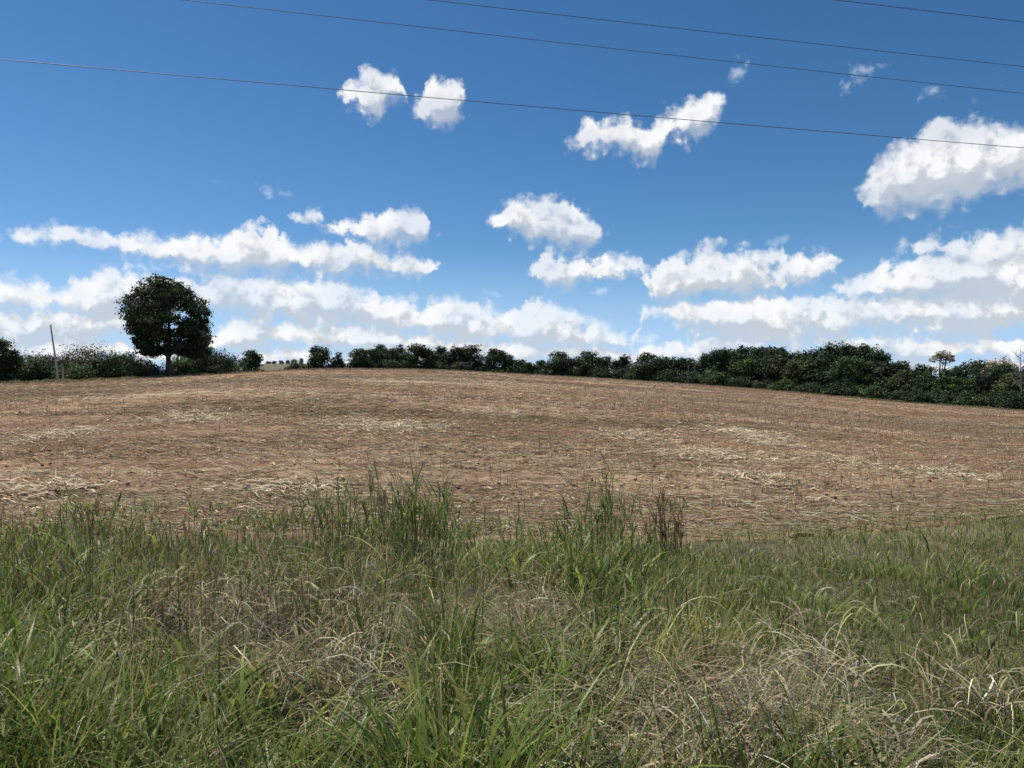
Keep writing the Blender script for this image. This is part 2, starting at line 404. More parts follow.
# ------------------------------------------------------------------ blades
def blades(root, length, width, phi, th0, th1, col, segs=4, fold=None, tipw=.08, basew=.7, wob=None, colbase=None):
    """curved ribbons. th0/th1: lean from the vertical at base and tip"""
    n = len(root); s = segs
    th = th0[:, None] + (th1 - th0)[:, None] * (np.arange(s)[None] / max(s - 1, 1)) ** 1.2
    ph = phi[:, None] + (0 if wob is None else wob[:, None] * np.linspace(-1, 1, s)[None])
    seg = (length / s)[:, None]
    dx = np.sin(th) * np.cos(ph) * seg; dy = np.sin(th) * np.sin(ph) * seg; dz = np.cos(th) * seg
    P = np.zeros((n, s + 1, 3)); P[:, 0] = root
    P[:, 1:, 0] = root[:, 0:1] + np.cumsum(dx, 1); P[:, 1:, 1] = root[:, 1:2] + np.cumsum(dy, 1); P[:, 1:, 2] = root[:, 2:3] + np.cumsum(dz, 1)
    t = np.linspace(0, 1, s + 1)
    prof = np.where(t < .35, basew + (1 - basew) * t / .35, 1 - (1 - tipw) * ((t - .35) / .65) ** 1.6)
    tw = rng.normal(0, .5, n)
    side = np.stack([-np.sin(phi + tw), np.cos(phi + tw), rng.normal(0, .25, n)], -1)
    side /= np.linalg.norm(side, axis=1, keepdims=True)
    off = side[:, None] * (width[:, None] * prof[None] * .5)[..., None]
    V = np.stack([P - off, P + off], 2).reshape(n, (s + 1) * 2, 3)
    b = (np.arange(n) * (s + 1) * 2)[:, None]; k = np.arange(s)[None] * 2
    Fc = np.stack([b + k, b + k + 1, b + k + 3, b + k + 2], -1).reshape(-1, 4)
    C = np.repeat(col[:, None], (s + 1) * 2, 1)
    if colbase is not None:
        w = np.repeat(np.clip(1 - t / .45, 0, 1), 2)[None, :, None]
        C = C * (1 - w) + colbase[:, None] * w
    return V.reshape(-1, 3), Fc, C.reshape(-1, 3)
def pal(n, cols, w, var=.22):
    cols = np.array(cols); i = rng.choice(len(cols), n, p=np.array(w) / sum(w))
    c = cols[i] * rng.lognormal(0, var, (n, 1)) * rng.normal(1, .06, (n, 3))
    return np.clip(c, .005, .8)
GREENS = [(.095, .152, .024), (.155, .205, .036), (.215, .240, .056), (.050, .088, .018)]
YELLOWG = [(.26, .28, .06), (.33, .32, .10), (.19, .24, .05)]
STRAW = [(.40, .34, .17), (.30, .25, .125), (.50, .44, .27), (.20, .155, .09)]
GREY = [(.30, .26, .19), (.18, .15, .10), (.44, .40, .31), (.11, .085, .055)]

def gp(px, py, h=0.0):
    d = (EYE - h) / ((py - HZ) / F); return ((px - CX) / F * d, d)
def spots_mask(x, y, spots):
    m = np.zeros_like(x)
    for px, py, rx, ry in spots:
        cx, cy = gp(px, py, .35); ax = rx / F * cy; cy2 = gp(px, py - ry, .35)[1]; ay = max(cy2 - cy, .15)
        d = np.hypot((x - cx) / ax, (y - cy) / ay) + (fbm(x * 2.5, y * 2.5, 3) - .5) * .7
        m = np.maximum(m, np.clip(1.35 - d, 0, 1) / .35 * (d < 1.35))
    return np.clip(m, 0, 1)
THATCH = [(205, 595, 60, 30), (320, 640, 90, 35), (400, 675, 50, 30), (250, 600, 60, 25), (530, 620, 40, 20), (620, 740, 110, 35), (720, 700, 110, 45), (700, 650, 60, 22),
          (850, 742, 90, 30), (960, 655, 40, 14), (820, 640, 40, 18), (380, 720, 40, 25), (90, 640, 30, 20)]
LUSH = [(470, 690, 60, 60), (400, 610, 30, 30), (60, 640, 60, 70), (60, 730, 80, 40), (980, 570, 110, 30), (880, 600, 80, 40), (740, 570, 60, 15), (330, 720, 40, 40), (900, 550, 100, 14), (1000, 710, 70, 45), (560, 700, 40, 30), (690, 560, 60, 12)]
DARKGAP = [(243, 650, 20, 30), (495, 640, 16, 20), (1015, 735, 24, 22), (205, 610, 12, 10), (330, 625, 14, 12), (398, 600, 14, 12), (405, 655, 10, 14), (560, 640, 14, 12), (150, 630, 12, 10), (640, 660, 12, 10), (300, 700, 14, 12), (90, 600, 12, 10), (700, 615, 12, 8), (455, 590, 12, 8), (30, 600, 10, 8), (790, 690, 12, 10), (880, 610, 18, 6), (960, 585, 18, 6)]

def scatter(n, y0=1.15, y1=10.8, pw=1.0):
    """roots over the verge, thinning with distance; a little wider than the view"""
    a = rng.random(n)
    y = (y0 ** (2 - pw) + a * (y1 ** (2 - pw) - y0 ** (2 - pw))) ** (1 / (2 - pw)) if pw != 2 else y0 * (y1 / y0) ** a
    x = (rng.random(n) * 2 - 1) * (.80 * y + 1.1)
    return x, y
def tallness(x, y):
    """1 on the rank grass left and centre, low on the trampled grass at the right"""
    px = CX + F * x / y
    n = (fbm(x * .8 + 3, y * .8, 3) - .5) * 90 - 10
    right = np.clip((px + n - 640) / 90, 0, 1) * np.clip((y - 2.8) / 1.2, 0, 1)
    far_right = np.clip((px + n - 830) / 90, 0, 1) * np.clip((y - 6.0) / 1.0, 0, 1) * np.clip((11.0 - y) / .8, 0, 1)
    t = 1 - .88 * right + .24 * far_right
    lowr = np.clip((px + n - 780) / 160, 0, 1) * np.clip((3.6 - y) / 1.0, 0, 1)
    t = t - .45 * lowr
    return t * np.clip((edge(x / y)[2] - .3 - y + 1.4 * (fbm(x * .9 + 60, y * .5, 3) - .5)) / 3.6, .15, 1)
def roots(x, y, dz=0):
    return np.stack([x, y, ground_z(x, y) - .01 + dz], -1)

green_parts, dry_parts = [], []
DG2 = [(a, b, c * 1.5, d * 1.4) for a, b, c, d in DARKGAP]
def keep(x, y, p): k = rng.random(len(x)) < p; return x[k], y[k]
# 1 fine green grass
x, y = scatter(125000, pw=1.75)
th = spots_mask(x, y, THATCH); lu = spots_mask(x, y, LUSH); gpz = spots_mask(x, y, DG2)
x, y = keep(x, y, np.clip(.60 - .50 * th + .5 * lu, .1, 1) * (1 - .9 * gpz) * np.clip((fbm(x * 2.2, y * 2.2, 3) - .33) * 3.6, .06, 1) * np.clip((edge(x / y)[2] + .4 - y) / 2.2, .0, 1))
n = len(x); T = tallness(x, y)
cl = fbm(x * 3 + 40, y * 3, 3)
L = (.22 + .42 * rng.random(n) ** 1.2) * (.24 + .86 * T) * (.7 + .6 * cl)
ph = rng.uniform(0, 2 * np.pi, n)
col = pal(n, GREENS + YELLOWG[2:] + STRAW[:2], (4, 4, 3.2, 2.4, .6, .9, .9))
lum = .35 + 1.35 * fbm(x * 1.4 + 70, y * 1.4, 3); col *= lum[:, None]
brown = pal(n, STRAW, (1, 2, .5, 2))
green_parts.append(blades(roots(x, y), L, rng.uniform(.0030, .0080, n) * (1 + y * .05), ph, np.abs(rng.normal(.15, .2, n)), rng.uniform(.3, 1.9, n), col, 5, wob=rng.normal(0, .3, n), colbase=brown))
# 2 broad leaves, in patches
x, y = scatter(52000, pw=1.8)
lu = spots_mask(x, y, LUSH); cl = fbm(x * 1.8 + 11, y * 1.8 + 7, 3)
x, y = keep(x, y, np.clip((cl - .47) * 3 + .5 * lu, .04, 1) * (1 - .9 * np.clip((CX + F * x / y - 600) / 120, 0, 1) * (y > 3)) * np.clip(1.1 - spots_mask(x, y, THATCH), .1, 1) * (1 - spots_mask(x, y, DG2)))
n = len(x); T = tallness(x, y)
L = rng.uniform(.25, .62, n) * (.4 + .65 * T)
ph = rng.uniform(0, 2 * np.pi, n)
col = pal(n, GREENS + YELLOWG, (3, 4, 4, 1, 1.3, .8, 2), .25)
green_parts.append(blades(roots(x, y, .03), L, rng.uniform(.009, .027, n), ph, np.abs(rng.normal(.2, .2, n)), rng.uniform(.7, 2.3, n), col, 7, tipw=.05, wob=rng.normal(0, .35, n)))
# 3 dry and half-dry blades leaning every way
x, y = scatter(85000, pw=1.75)
th = spots_mask(x, y, THATCH)
x, y = keep(x, y, np.clip(.24 + .5 * th, 0, 1) * np.clip((fbm(x * 1.4 + 90, y * 1.4, 3) - .25) * 2.6, .1, 1) * np.clip(1.15 - spots_mask(x, y, LUSH), .2, 1) * (1 - .9 * spots_mask(x, y, DG2)))
n = len(x); T = tallness(x, y)
L = rng.uniform(.2, .65, n) * (.26 + .8 * T)
ph = rng.uniform(0, 2 * np.pi, n)
col = pal(n, STRAW + GREY[:2], (3, 3, 1.1, 2.4, 2, 2), .25)
dry_parts.append(blades(roots(x, y, .02), L, rng.uniform(.0025, .006, n) * (1 + y * .06), ph, np.abs(rng.normal(.5, .4, n)), rng.uniform(.8, 2.2, n), col, 4, wob=rng.normal(0, .5, n)))
# 4 matted thatch: nearly flat, stacked low
x, y = scatter(120000, pw=1.75)
th = spots_mask(x, y, THATCH)
x, y = keep(x, y, np.clip(.10 + th * .9, 0, 1) * (1 - .92 * spots_mask(x, y, DG2)) * np.clip((fbm(x * 3.5, y * 3.5 + 60, 3) - .3) * 4, .15, 1))
n = len(x); T = tallness(x, y); th = spots_mask(x, y, THATCH)
z = rng.random(n) ** 1.3 * (.08 + .30 * T * th + .06 * th) * (.1 + 1.8 * fbm(x * 3, y * 3, 3))
ph = rng.normal(np.pi * .85, 1.1, n) + np.pi * (rng.random(n) < .4)
col = pal(n, GREY + STRAW[:2], (3, 3, 1.0, 3, 1.6, 2), .28)
dry_parts.append(blades(roots(x, y, z), rng.uniform(.12, .45, n), rng.uniform(.002, .0048, n), ph, rng.normal(1.25, .3, n), rng.normal(1.75, .3, n), col, 4, tipw=.4, wob=rng.normal(0, .7, n)))
# 4b bent pale and grey blades hanging over each other on the mats
x, y = scatter(16000, 1.3, 5.5, pw=1.4)
th = spots_mask(x, y, THATCH); x, y = keep(x, y, np.clip(.06 + th, 0, 1) * (1 - .9 * spots_mask(x, y, DG2))); n = len(x)
dry_parts.append(blades(roots(x, y, .12), rng.uniform(.2, .55, n), rng.uniform(.004, .010, n), rng.uniform(0, 6.28, n), rng.uniform(.0, .9, n), rng.uniform(1.9, 2.9, n), pal(n, GREY + STRAW, (3, 2, 2.5, 1, 2, 2, 1.5, 1), .28), 6, tipw=.3, wob=rng.normal(0, .5, n)))
# 5 thin stems with brownish seed heads along the back of the rank grass
x, y = scatter(5200, 4.0, 10.4, pw=.6)
x, y = keep(x, y, np.clip(tallness(x, y) - .3, .03, 1) * (.2 + 1.5 * np.clip(fbm(x * .9, y * .9 + 30, 3) - .38, 0, 1) * 2))
n = len(x)
L = rng.uniform(.35, .72, n); ph = rng.uniform(0, 2 * np.pi, n); rt = roots(x, y)
a0 = np.abs(rng.normal(.05, .12, n)); a1 = a0 + rng.uniform(0, .5, n)
col = pal(n, [(.16, .12, .06), (.20, .17, .08), (.13, .15, .05)], (2, 2, 2))
dry_parts.append(blades(rt, L, np.full(n, .0055), ph, a0, a1, col, 5, tipw=.5))
tip = rt.copy(); thm = a0[:, None] + (a1 - a0)[:, None] * (np.arange(5)[None] / 4) ** 1.2
tip[:, 0] += (np.sin(thm) * np.cos(ph[:, None])).sum(1) * L / 5; tip[:, 1] += (np.sin(thm) * np.sin(ph[:, None])).sum(1) * L / 5; tip[:, 2] += np.cos(thm).sum(1) * L / 5
for j in range(4):
    dry_parts.append(blades(tip - [0, 0, .02 * j], rng.uniform(.05, .12, n), np.full(n, .006), ph + rng.normal(0, 1.2, n), a1 * .6 + rng.uniform(0, .4, n), a1 + rng.uniform(.2, .8, n), pal(n, [(.20, .115, .075), (.26, .18, .10)], (1, 1)), 2, tipw=.2))
# low turf at the right and behind, so the verge has no bare holes
x, y = scatter(90000, 2.5, 11.6, pw=1.15)
x, y = keep(x, y, np.clip((edge(x / y)[2] + .7 - y + 1.6 * (fbm(x * .7, y * .7, 3) - .5)) / .8, 0, 1) * np.clip((1.1 - tallness(x, y)) * 1.5, .12, 1) * np.clip(.35 + (CX + F * x / y - 520) / 150 , .35, 1) * (.25 + 1.1 * fbm(x * .7 + 5, y * 1.3, 4)) * np.clip(1.1 - .8 * spots_mask(x, y, THATCH), 0, 1))
n = len(x)
green_parts.append(blades(roots(x, y), rng.uniform(.06, .19, n), rng.uniform(.004, .009, n), rng.uniform(0, 6.3, n), np.abs(rng.normal(.3, .3, n)), rng.uniform(.5, 1.9, n), pal(n, GREENS + STRAW[:2], (3, 5, 3, 2, .9, .9)), 3))
# verge beside and behind the camera (outside the frame, coarser)
n = 26000; x = rng.uniform(-16, 16, n); y = rng.uniform(-6, 11, n); k = (np.abs(x) > .8 * np.maximum(y, 0) + .9); x = x[k]; y = y[k]; n = len(x)
green_parts.append(blades(roots(x, y), rng.uniform(.15, .4, n), rng.uniform(.006, .012, n), rng.uniform(0, 6.3, n), np.abs(rng.normal(.2, .2, n)), rng.uniform(.4, 1.9, n), pal(n, GREENS + STRAW[:2], (3, 4, 3, 2, 1.5, 1.5)), 3))
V, Fc, C = join(green_parts)
tag(link('grass', make_mesh('grass', V, Fc, M_BLADE, C)), 'rank green grass covering the near roadside bank', 'grass', kind='stuff')
V, Fc, C = join(dry_parts)
tag(link('dead_grass', make_mesh('dead_grass', V, Fc, M_DRY, C)), 'dry straw coloured and grey matted grass tangled through the green bank', 'dead grass', kind='stuff')

# tall clumps standing out of the bank
def clump(name, px, depth, top_py, spread_px, n, cols, w, label, cat='grass clump', wid=(.008, .016), lean=.16, arc=(.0, .7), spiky=1.0, reed=None):
    reed = depth > 6 if reed is None else reed
    if reed: n = int(n * .5); spread_px *= 1.5; lean *= .6
    cx = (px - CX) / F * depth; cz = float(ground_z(cx, depth))
    H = EYE + (HZ - top_py) / F * depth - cz
    r = spread_px / F * depth * .5
    ang = rng.uniform(0, 6.283, n); rr = r * .75 * rng.random(n) ** .6
    rt = np.stack([np.cos(ang) * rr, np.sin(ang) * rr * .7, np.zeros(n)], -1)
    L = H * (1.10 - .72 * rng.random(n) ** (.8 if reed else spiky))
    ph = ang + rng.normal(0, .6, n)
    a0 = np.abs(rng.normal(lean * .5, lean, n)); a1 = a0 + rng.uniform(arc[0], arc[1], n)
    bc = pal(n, cols, w)
    P1 = [blades(rt, L, rng.uniform(*wid, n) * (.7 if reed else 1), ph, a0, a1, bc, 7, wob=rng.normal(0, .2, n), colbase=pal(n, [(.20, .16, .08), (.14, .12, .05)], (1, 1)))]
    if reed:
        for q in range(3):
            f = rng.uniform(.35, .85, n); th = a0 + (a1 - a0) * f * .5
            st = rt + np.stack([np.sin(th) * np.cos(ph), np.sin(th) * np.sin(ph), np.cos(th)], -1) * (L * f)[:, None]
            P1.append(blades(st, L * rng.uniform(.18, .42, n), rng.uniform(*wid, n), rng.uniform(0, 6.28, n), rng.uniform(.1, .5, n), rng.uniform(.4, 1.6, n), bc * rng.uniform(.8, 1.2, (n, 1)), 5))
    V, Fc, C = join(P1)
    o = link(name, make_mesh(name, V, Fc, M_BLADE, C), loc=(cx, depth, cz - .02))
    tag(o, label, cat, 'tall grass clumps standing out of the bank')
TG = [(.085, .155, .030), (.12, .195, .042), (.17, .22, .06), (.26, .21, .10)]; TW = (3, 4, 3, 3)
clump('grass_clump', 410, 7.4, 462, 74, 230, TG, TW, 'tallest and densest dark green clump, its tips highest in the field', lean=.10, arc=(0, .45))
clump('grass_clump', 335, 7.6, 472, 56, 130, TG, TW, 'upright green clump just left of the tallest one', lean=.12, arc=(0, .45))
clump('grass_clump', 602, 7.2, 463, 44, 110, TG, TW, 'narrow bright green clump standing alone right of the middle', lean=.10, arc=(0, .45))
clump('grass_clump', 665, 7.3, 480, 36, 90, [(.10, .12, .04), (.20, .15, .08), (.16, .11, .06)], (1, 2, 2), 'thin half dry clump with brownish red stems at the edge of the short turf', lean=.10, arc=(0, .35))
clump('grass_clump', 86, 7.8, 482, 40, 60, TG, TW, 'sparse clump near the left edge of the bank, leaning tips', lean=.16)
clump('grass_clump', 128, 7.6, 500, 36, 60, TG, TW, 'short green clump beside the sparse one near the left edge', lean=.18)
clump('grass_clump', 238, 7.4, 505, 60, 70, TG, TW, 'loose clump with arching blades between bare soil patches, left of middle', lean=.3, arc=(.2, 1.0))
clump('grass_clump', 512, 7.2, 500, 30, 34, TG, TW, 'small clump of few blades between the tallest clump and the lone narrow one', lean=.25)
clump('grass_clump', 570, 7.3, 500, 26, 36, TG, TW, 'very thin clump immediately left of the lone narrow green one', lean=.15)
clump('grass_clump', 690, 4.0, 565, 90, 110, YELLOWG + [(.34, .33, .13)], (3, 3, 1, 1.5), 'pale yellow green blades rising before the short turf', wid=(.008, .014), lean=.2, arc=(0, .7))
clump('grass_clump', 640, 3.8, 590, 80, 90, YELLOWG + [(.36, .33, .15)], (2, 3, 1, 2), 'arching pale straw tinted blades left of the yellow green ones', wid=(.008, .015), lean=.35, arc=(.2, 1.1))
clump('grass_clump', 278, 2.75, 605, 80, 34, YELLOWG, (2, 1, 3), 'few broad lime blades rising out of the grey thatch', wid=(.010, .018), lean=.3, arc=(.3, 1.6))
clump('grass_clump', 455, 2.6, 640, 170, 300, GREENS[:3] + YELLOWG[2:], (3, 4, 2, 1), 'broad leaved lush green clump at the bottom middle', wid=(.010, .018), lean=.35, arc=(.6, 1.7))
clump('grass_clump', 95, 2.5, 680, 150, 90, YELLOWG + GREENS[1:3], (1, .5, 3, 2, 2), 'broad arching blades in the bottom left corner', wid=(.010, .018), lean=.4, arc=(.7, 1.8))
clump('grass_clump', 560, 2.5, 690, 130, 130, GREENS[:3] + YELLOWG[1:], (3, 4, 2, .7, 1), 'fine bright green clump beside the lush one at the bottom', wid=(.006, .012), lean=.35, arc=(.5, 1.5))

for px, dd, top, sp, n, lab in ((180, 7.0, 506, 60, 60, 'loose low clump between the sparse left clump and the arching one'), (372, 7.0, 500, 50, 60, 'low green clump filling the gap between the two tall dark ones'), (450, 7.1, 505, 50, 50, 'low fine clump just right of the tallest one'),
        (630, 6.9, 512, 50, 60, 'brownish low clump between the lone narrow one and the half dry one')):
    clump('grass_clump', px, dd, top, sp, n, TG + [(.22, .17, .09)], TW + (2,), lab, lean=.2, arc=(0, .8))
# ------------------------------------------------------------------ litter on the field
def sticks(x, y, z, L, W, yaw, pitch, col):
    """three-sided tapered stalks"""
    n = len(x)
    d = np.stack([np.cos(yaw) * np.cos(pitch), np.sin(yaw) * np.cos(pitch), np.sin(pitch)], -1)
    s = np.stack([-np.sin(yaw), np.cos(yaw), np.zeros(n)], -1); up = np.cross(d, s)
    c = np.stack([x, y, z], -1)
    V = []
    for e, k in ((-.5, 1.0), (.5, .75)):
        for a in range(3):
            th = 2.094 * a + .5
            V.append(c + d * (L * e)[:, None] + (math.cos(th) * s + math.sin(th) * up) * (W * k * .5)[:, None])
    V = np.stack(V, 1).reshape(-1, 3)
    b = (np.arange(n) * 6)[:, None, None]
    q = np.array([[0, 1, 4, 3], [1, 2, 5, 4], [2, 0, 3, 5]])[None]
    return V, (b + q).reshape(-1, 4), np.repeat(col[:, None], 6, 1).reshape(-1, 3)
def fscatter(n, y0, y1, pw):
    a = rng.random(n); y = (y0 ** (2 - pw) + a * (y1 ** (2 - pw) - y0 ** (2 - pw))) ** (1 / (2 - pw))
    x = (rng.random(n) * 2 - 1) * .85 * y
    D, _, f = edge(x / y); k = (y > f + .1) & (y < D - 1)
    return x[k], y[k]
parts2 = []
SC_COL = [(.52, .42, .27), (.42, .325, .20), (.62, .53, .37), (.34, .25, .165), (.42, .35, .26)]
parts = []
for (N, y0, y1, pw, la, lb, wa, wb) in ((38000, 9.5, 28, 1.2, .06, .60, .007, .017), (46000, 24, 75, 1.2, .15, .9, .012, .028), (24000, 70, 200, 1.0, .3, 1.2, .02, .05)):
    x, y = fscatter(N, y0, y1, pw); dens = fbm(x * .12 + 20, y * .35, 4) + .07 * np.cos((y * .988 + x * .156 + .5 * fbm(x * .2, y * .2, 2)) * 2 * np.pi / 2.4)
    x, y = keep(x, y, np.clip((dens - .27) * 2.4, .12, 1)); n = len(x)
    yaw = rng.normal(-.25, .5, n) + np.where(rng.random(n) < .22, rng.uniform(-1.5, 1.5, n), 0)
    L = la + (lb - la) * rng.random(n) ** 1.9
    pit = rng.normal(0, .10, n)
    parts.append(sticks(x, y, field_z(x, y) + .012 + np.abs(np.sin(pit)) * L * .5, L, rng.uniform(wa, wb, n), yaw, pit, pal(n, SC_COL, (3, 3, 1.6, 2, 2), .2)))
for N, sp in ((15000, 1.5),):
    u = rng.uniform(-.85, .85, N); f = edge(u)[2]; y = f + .05 + np.abs(rng.normal(0, sp, N)); x = u * y
    x, y = keep(x, y, np.clip((fbm(x * .5 + 8, y * 1.2, 3) - .3) * 3, 0, 1) * np.where(x < 1.2, 1, .45)); n = len(x)
    parts.append(sticks(x, y, field_z(x, y) + .012, rng.uniform(.05, .4, n), rng.uniform(.006, .016, n), rng.normal(-.2, .6, n), rng.normal(0, .08, n), pal(n, SC_COL[:3], (2, 1, 4), .15)))
# long whole stalks, all blown over the same way
x, y = fscatter(6500, 9.5, 70, 1.25); n = len(x); L = .22 + .55 * rng.random(n) ** 1.8; pit = rng.normal(.03, .09, n)
parts.append(sticks(x, y, field_z(x, y) + .03 + np.abs(np.sin(pit)) * L * .5, L, rng.uniform(.011, .020, n) * (1 + y / 70), rng.normal(-.42, .30, n), pit, pal(n, [(.66, .56, .38), (.56, .46, .30), (.74, .66, .48)], (2, 2, 1), .12)))
# husks and leaf scraps
x, y = fscatter(60000, 9.3, 60, 1.35); dens = fbm(x * .25, y * .8 + 9, 4)
x, y = keep(x, y, np.clip((dens - .36) * 4, .06, 1)); n = len(x)
parts.append(blades(np.stack([x, y, field_z(x, y) + .01], -1), rng.uniform(.05, .20, n) * (1 + y / 60), rng.uniform(.008, .022, n) * (1 + y / 60), rng.normal(-.2, .7, n) + np.pi * (rng.random(n) < .5), rng.uniform(1.1, 1.45, n), rng.uniform(1.5, 1.9, n), pal(n, SC_COL, (2, 3, 1.6, 3, 2), .3), 2, tipw=.3))
V, Fc, C = join(parts)
tag(link('straw_litter', make_mesh('straw_litter', V, Fc, M_DRY, C)), 'pale broken maize stalks and husks strewn over the brown field', 'straw', kind='stuff')
# bleached patches where the straw lies thick
def fdepth(px, py):
    u = (px - CX) / F; y = np.linspace(9, 190, 3000); r = HZ - (ground_z(u * y, y) - EYE) * F / y
    return float(y[np.argmin(np.abs(r - py))])
for px, py, rx, n in ((345, 424, 26, 500), (395, 428, 40, 1400), (180, 417, 20, 500), (215, 419, 24, 400), (640, 437, 30, 700), (745, 434, 32, 1100), (760, 441, 18, 700), (720, 458, 40, 900), (830, 460, 26, 400), (60, 436, 24, 500), (740, 478, 26, 400), (930, 474, 34, 500), (500, 412, 40, 500), (285, 488, 40, 300), (40, 492, 40, 300), (560, 405, 50, 400)):
    d = fdepth(px, py); cx = (px - CX) / F * d; a = rx / F * d
    y = d + rng.normal(0, max(.3, d * .04), n); x = cx + rng.normal(0, a * .75, n); kk = y > edge(x / y)[2]; x = x[kk]; y = y[kk]; n = len(x)
    parts2.append(blades(np.stack([x, y, field_z(x, y) + rng.uniform(.005, .05, n)], -1), rng.uniform(.10, .40, n), rng.uniform(.010, .034, n) * (1 + d / 60), rng.normal(-.2, .8, n) + np.pi * (rng.random(n) < .5), rng.uniform(1.2, 1.5, n), rng.uniform(1.5, 1.8, n), pal(n, [(.54, .45, .31), (.44, .36, .24), (.62, .54, .40)], (2, 2, 1), .2), 2, tipw=.3))
V, Fc, C = join(parts2)
tag(link('straw_patches', make_mesh('straw_patches', V, Fc, M_DRY, C)), 'bleached patches of thick pale straw in the middle of the field', 'straw', kind='stuff')
# standing stubble in rows
parts = []
for (N, y0, y1, pw, ha, hb, wd) in ((8000, 10.5, 30, 1.1, .06, .22, .013), (34000, 28, 90, 1.0, .08, .26, .020), (42000, 85, 198, .8, .12, .34, .04)):
    x, y = fscatter(N, y0, y1, pw)
    a = R(-9); yr = -x * math.sin(a) + y * math.cos(a); row = np.round(yr / .8) * .8 + rng.normal(0, .05, len(x)); dy = (row - yr) / math.cos(a); y = y + dy
    px = CX + F * x / y; left = np.clip((px - 200) / 300, 0, 1)
    x, y = keep(x, y, np.clip((fbm(x * .07 + 3, y * .2, 3) - .3) * 2.6, .08, 1) * (.35 + .65 * left)); n = len(x)
    h = rng.uniform(ha, hb, n); c = pal(n, SC_COL, (3, 4, 1, 3, 2), .22)
    parts.append(sticks(x, y, field_z(x, y) + h * .42, h, np.full(n, wd) * rng.uniform(.7, 1.2, n), rng.uniform(0, 6.28, n), rng.normal(1.57, .38, n), c))
V, Fc, C = join(parts)
tag(link('stubble', make_mesh('stubble', V, Fc, M_DRY, C)), 'short cut stalks still standing in rows over the brown field', 'stubble', kind='stuff')
# dark clods
n0 = 9000; x, y = fscatter(n0, 9.6, 32, 1.2); x, y = keep(x, y, np.clip((fbm(x * .3 + 60, y * .9, 4) - .50) * 5, .01, 1)); n = len(x)
base = np.array([[1, 0, 0], [0, 1, 0], [-1, 0, 0], [0, -1, 0], [0, 0, 1], [.0, 0, -1]], float)
tri = np.array([[0, 1, 4], [1, 2, 4], [2, 3, 4], [3, 0, 4], [1, 0, 5], [2, 1, 5], [3, 2, 5], [0, 3, 5]])
sz = .012 + .035 * rng.random(n) ** 2
V = base[None] * sz[:, None, None] * rng.uniform(.55, 1.3, (n, 6, 1)) + rng.normal(0, .12, (n, 6, 3)) * sz[:, None, None]
V = V * [1.3, 1, .7] + np.stack([x, y, field_z(x, y) + sz * .25], -1)[:, None]
C = np.repeat(pal(n, [(.12, .072, .046), (.16, .095, .06), (.09, .06, .042)], (1, 1, 1))[:, None], 6, 1)
tag(link('soil_clods', make_mesh('soil_clods', V.reshape(-1, 3), (np.arange(n)[:, None, None] * 6 + tri[None]).reshape(-1, 3), M_DRY, C.reshape(-1, 3))), 'dark crumbly soil clods lying on the field', 'clods', kind='stuff')

# small weeds and grass at the field margins (far edge), one ragged strip
n = 60000
u = rng.uniform(-.9, .9, n); D, zE, f = edge(u); y = D + rng.uniform(-3.5, 6, n) + (fbm(u * 60, u * 0, 3) - .5) * 3; x = u * y
L = rng.uniform(.15, .5, n) * (.5 + fbm(u * 90, u * 0 + 4, 3))
V, Fc, C = blades(roots(x, y), L, rng.uniform(.03, .08, n), rng.uniform(0, 6.28, n), np.abs(rng.normal(.2, .2, n)), rng.uniform(.4, 1.4, n), pal(n, [(.15, .145, .06), (.24, .205, .11), (.10, .115, .045), (.30, .25, .15)], (3, 3, 2, 1)), 2)
tag(link('margin_grass', make_mesh('margin_grass', V, Fc, M_BLADE, C)), 'low olive and straw coloured grass strip along the far field edge', 'grass', kind='stuff')

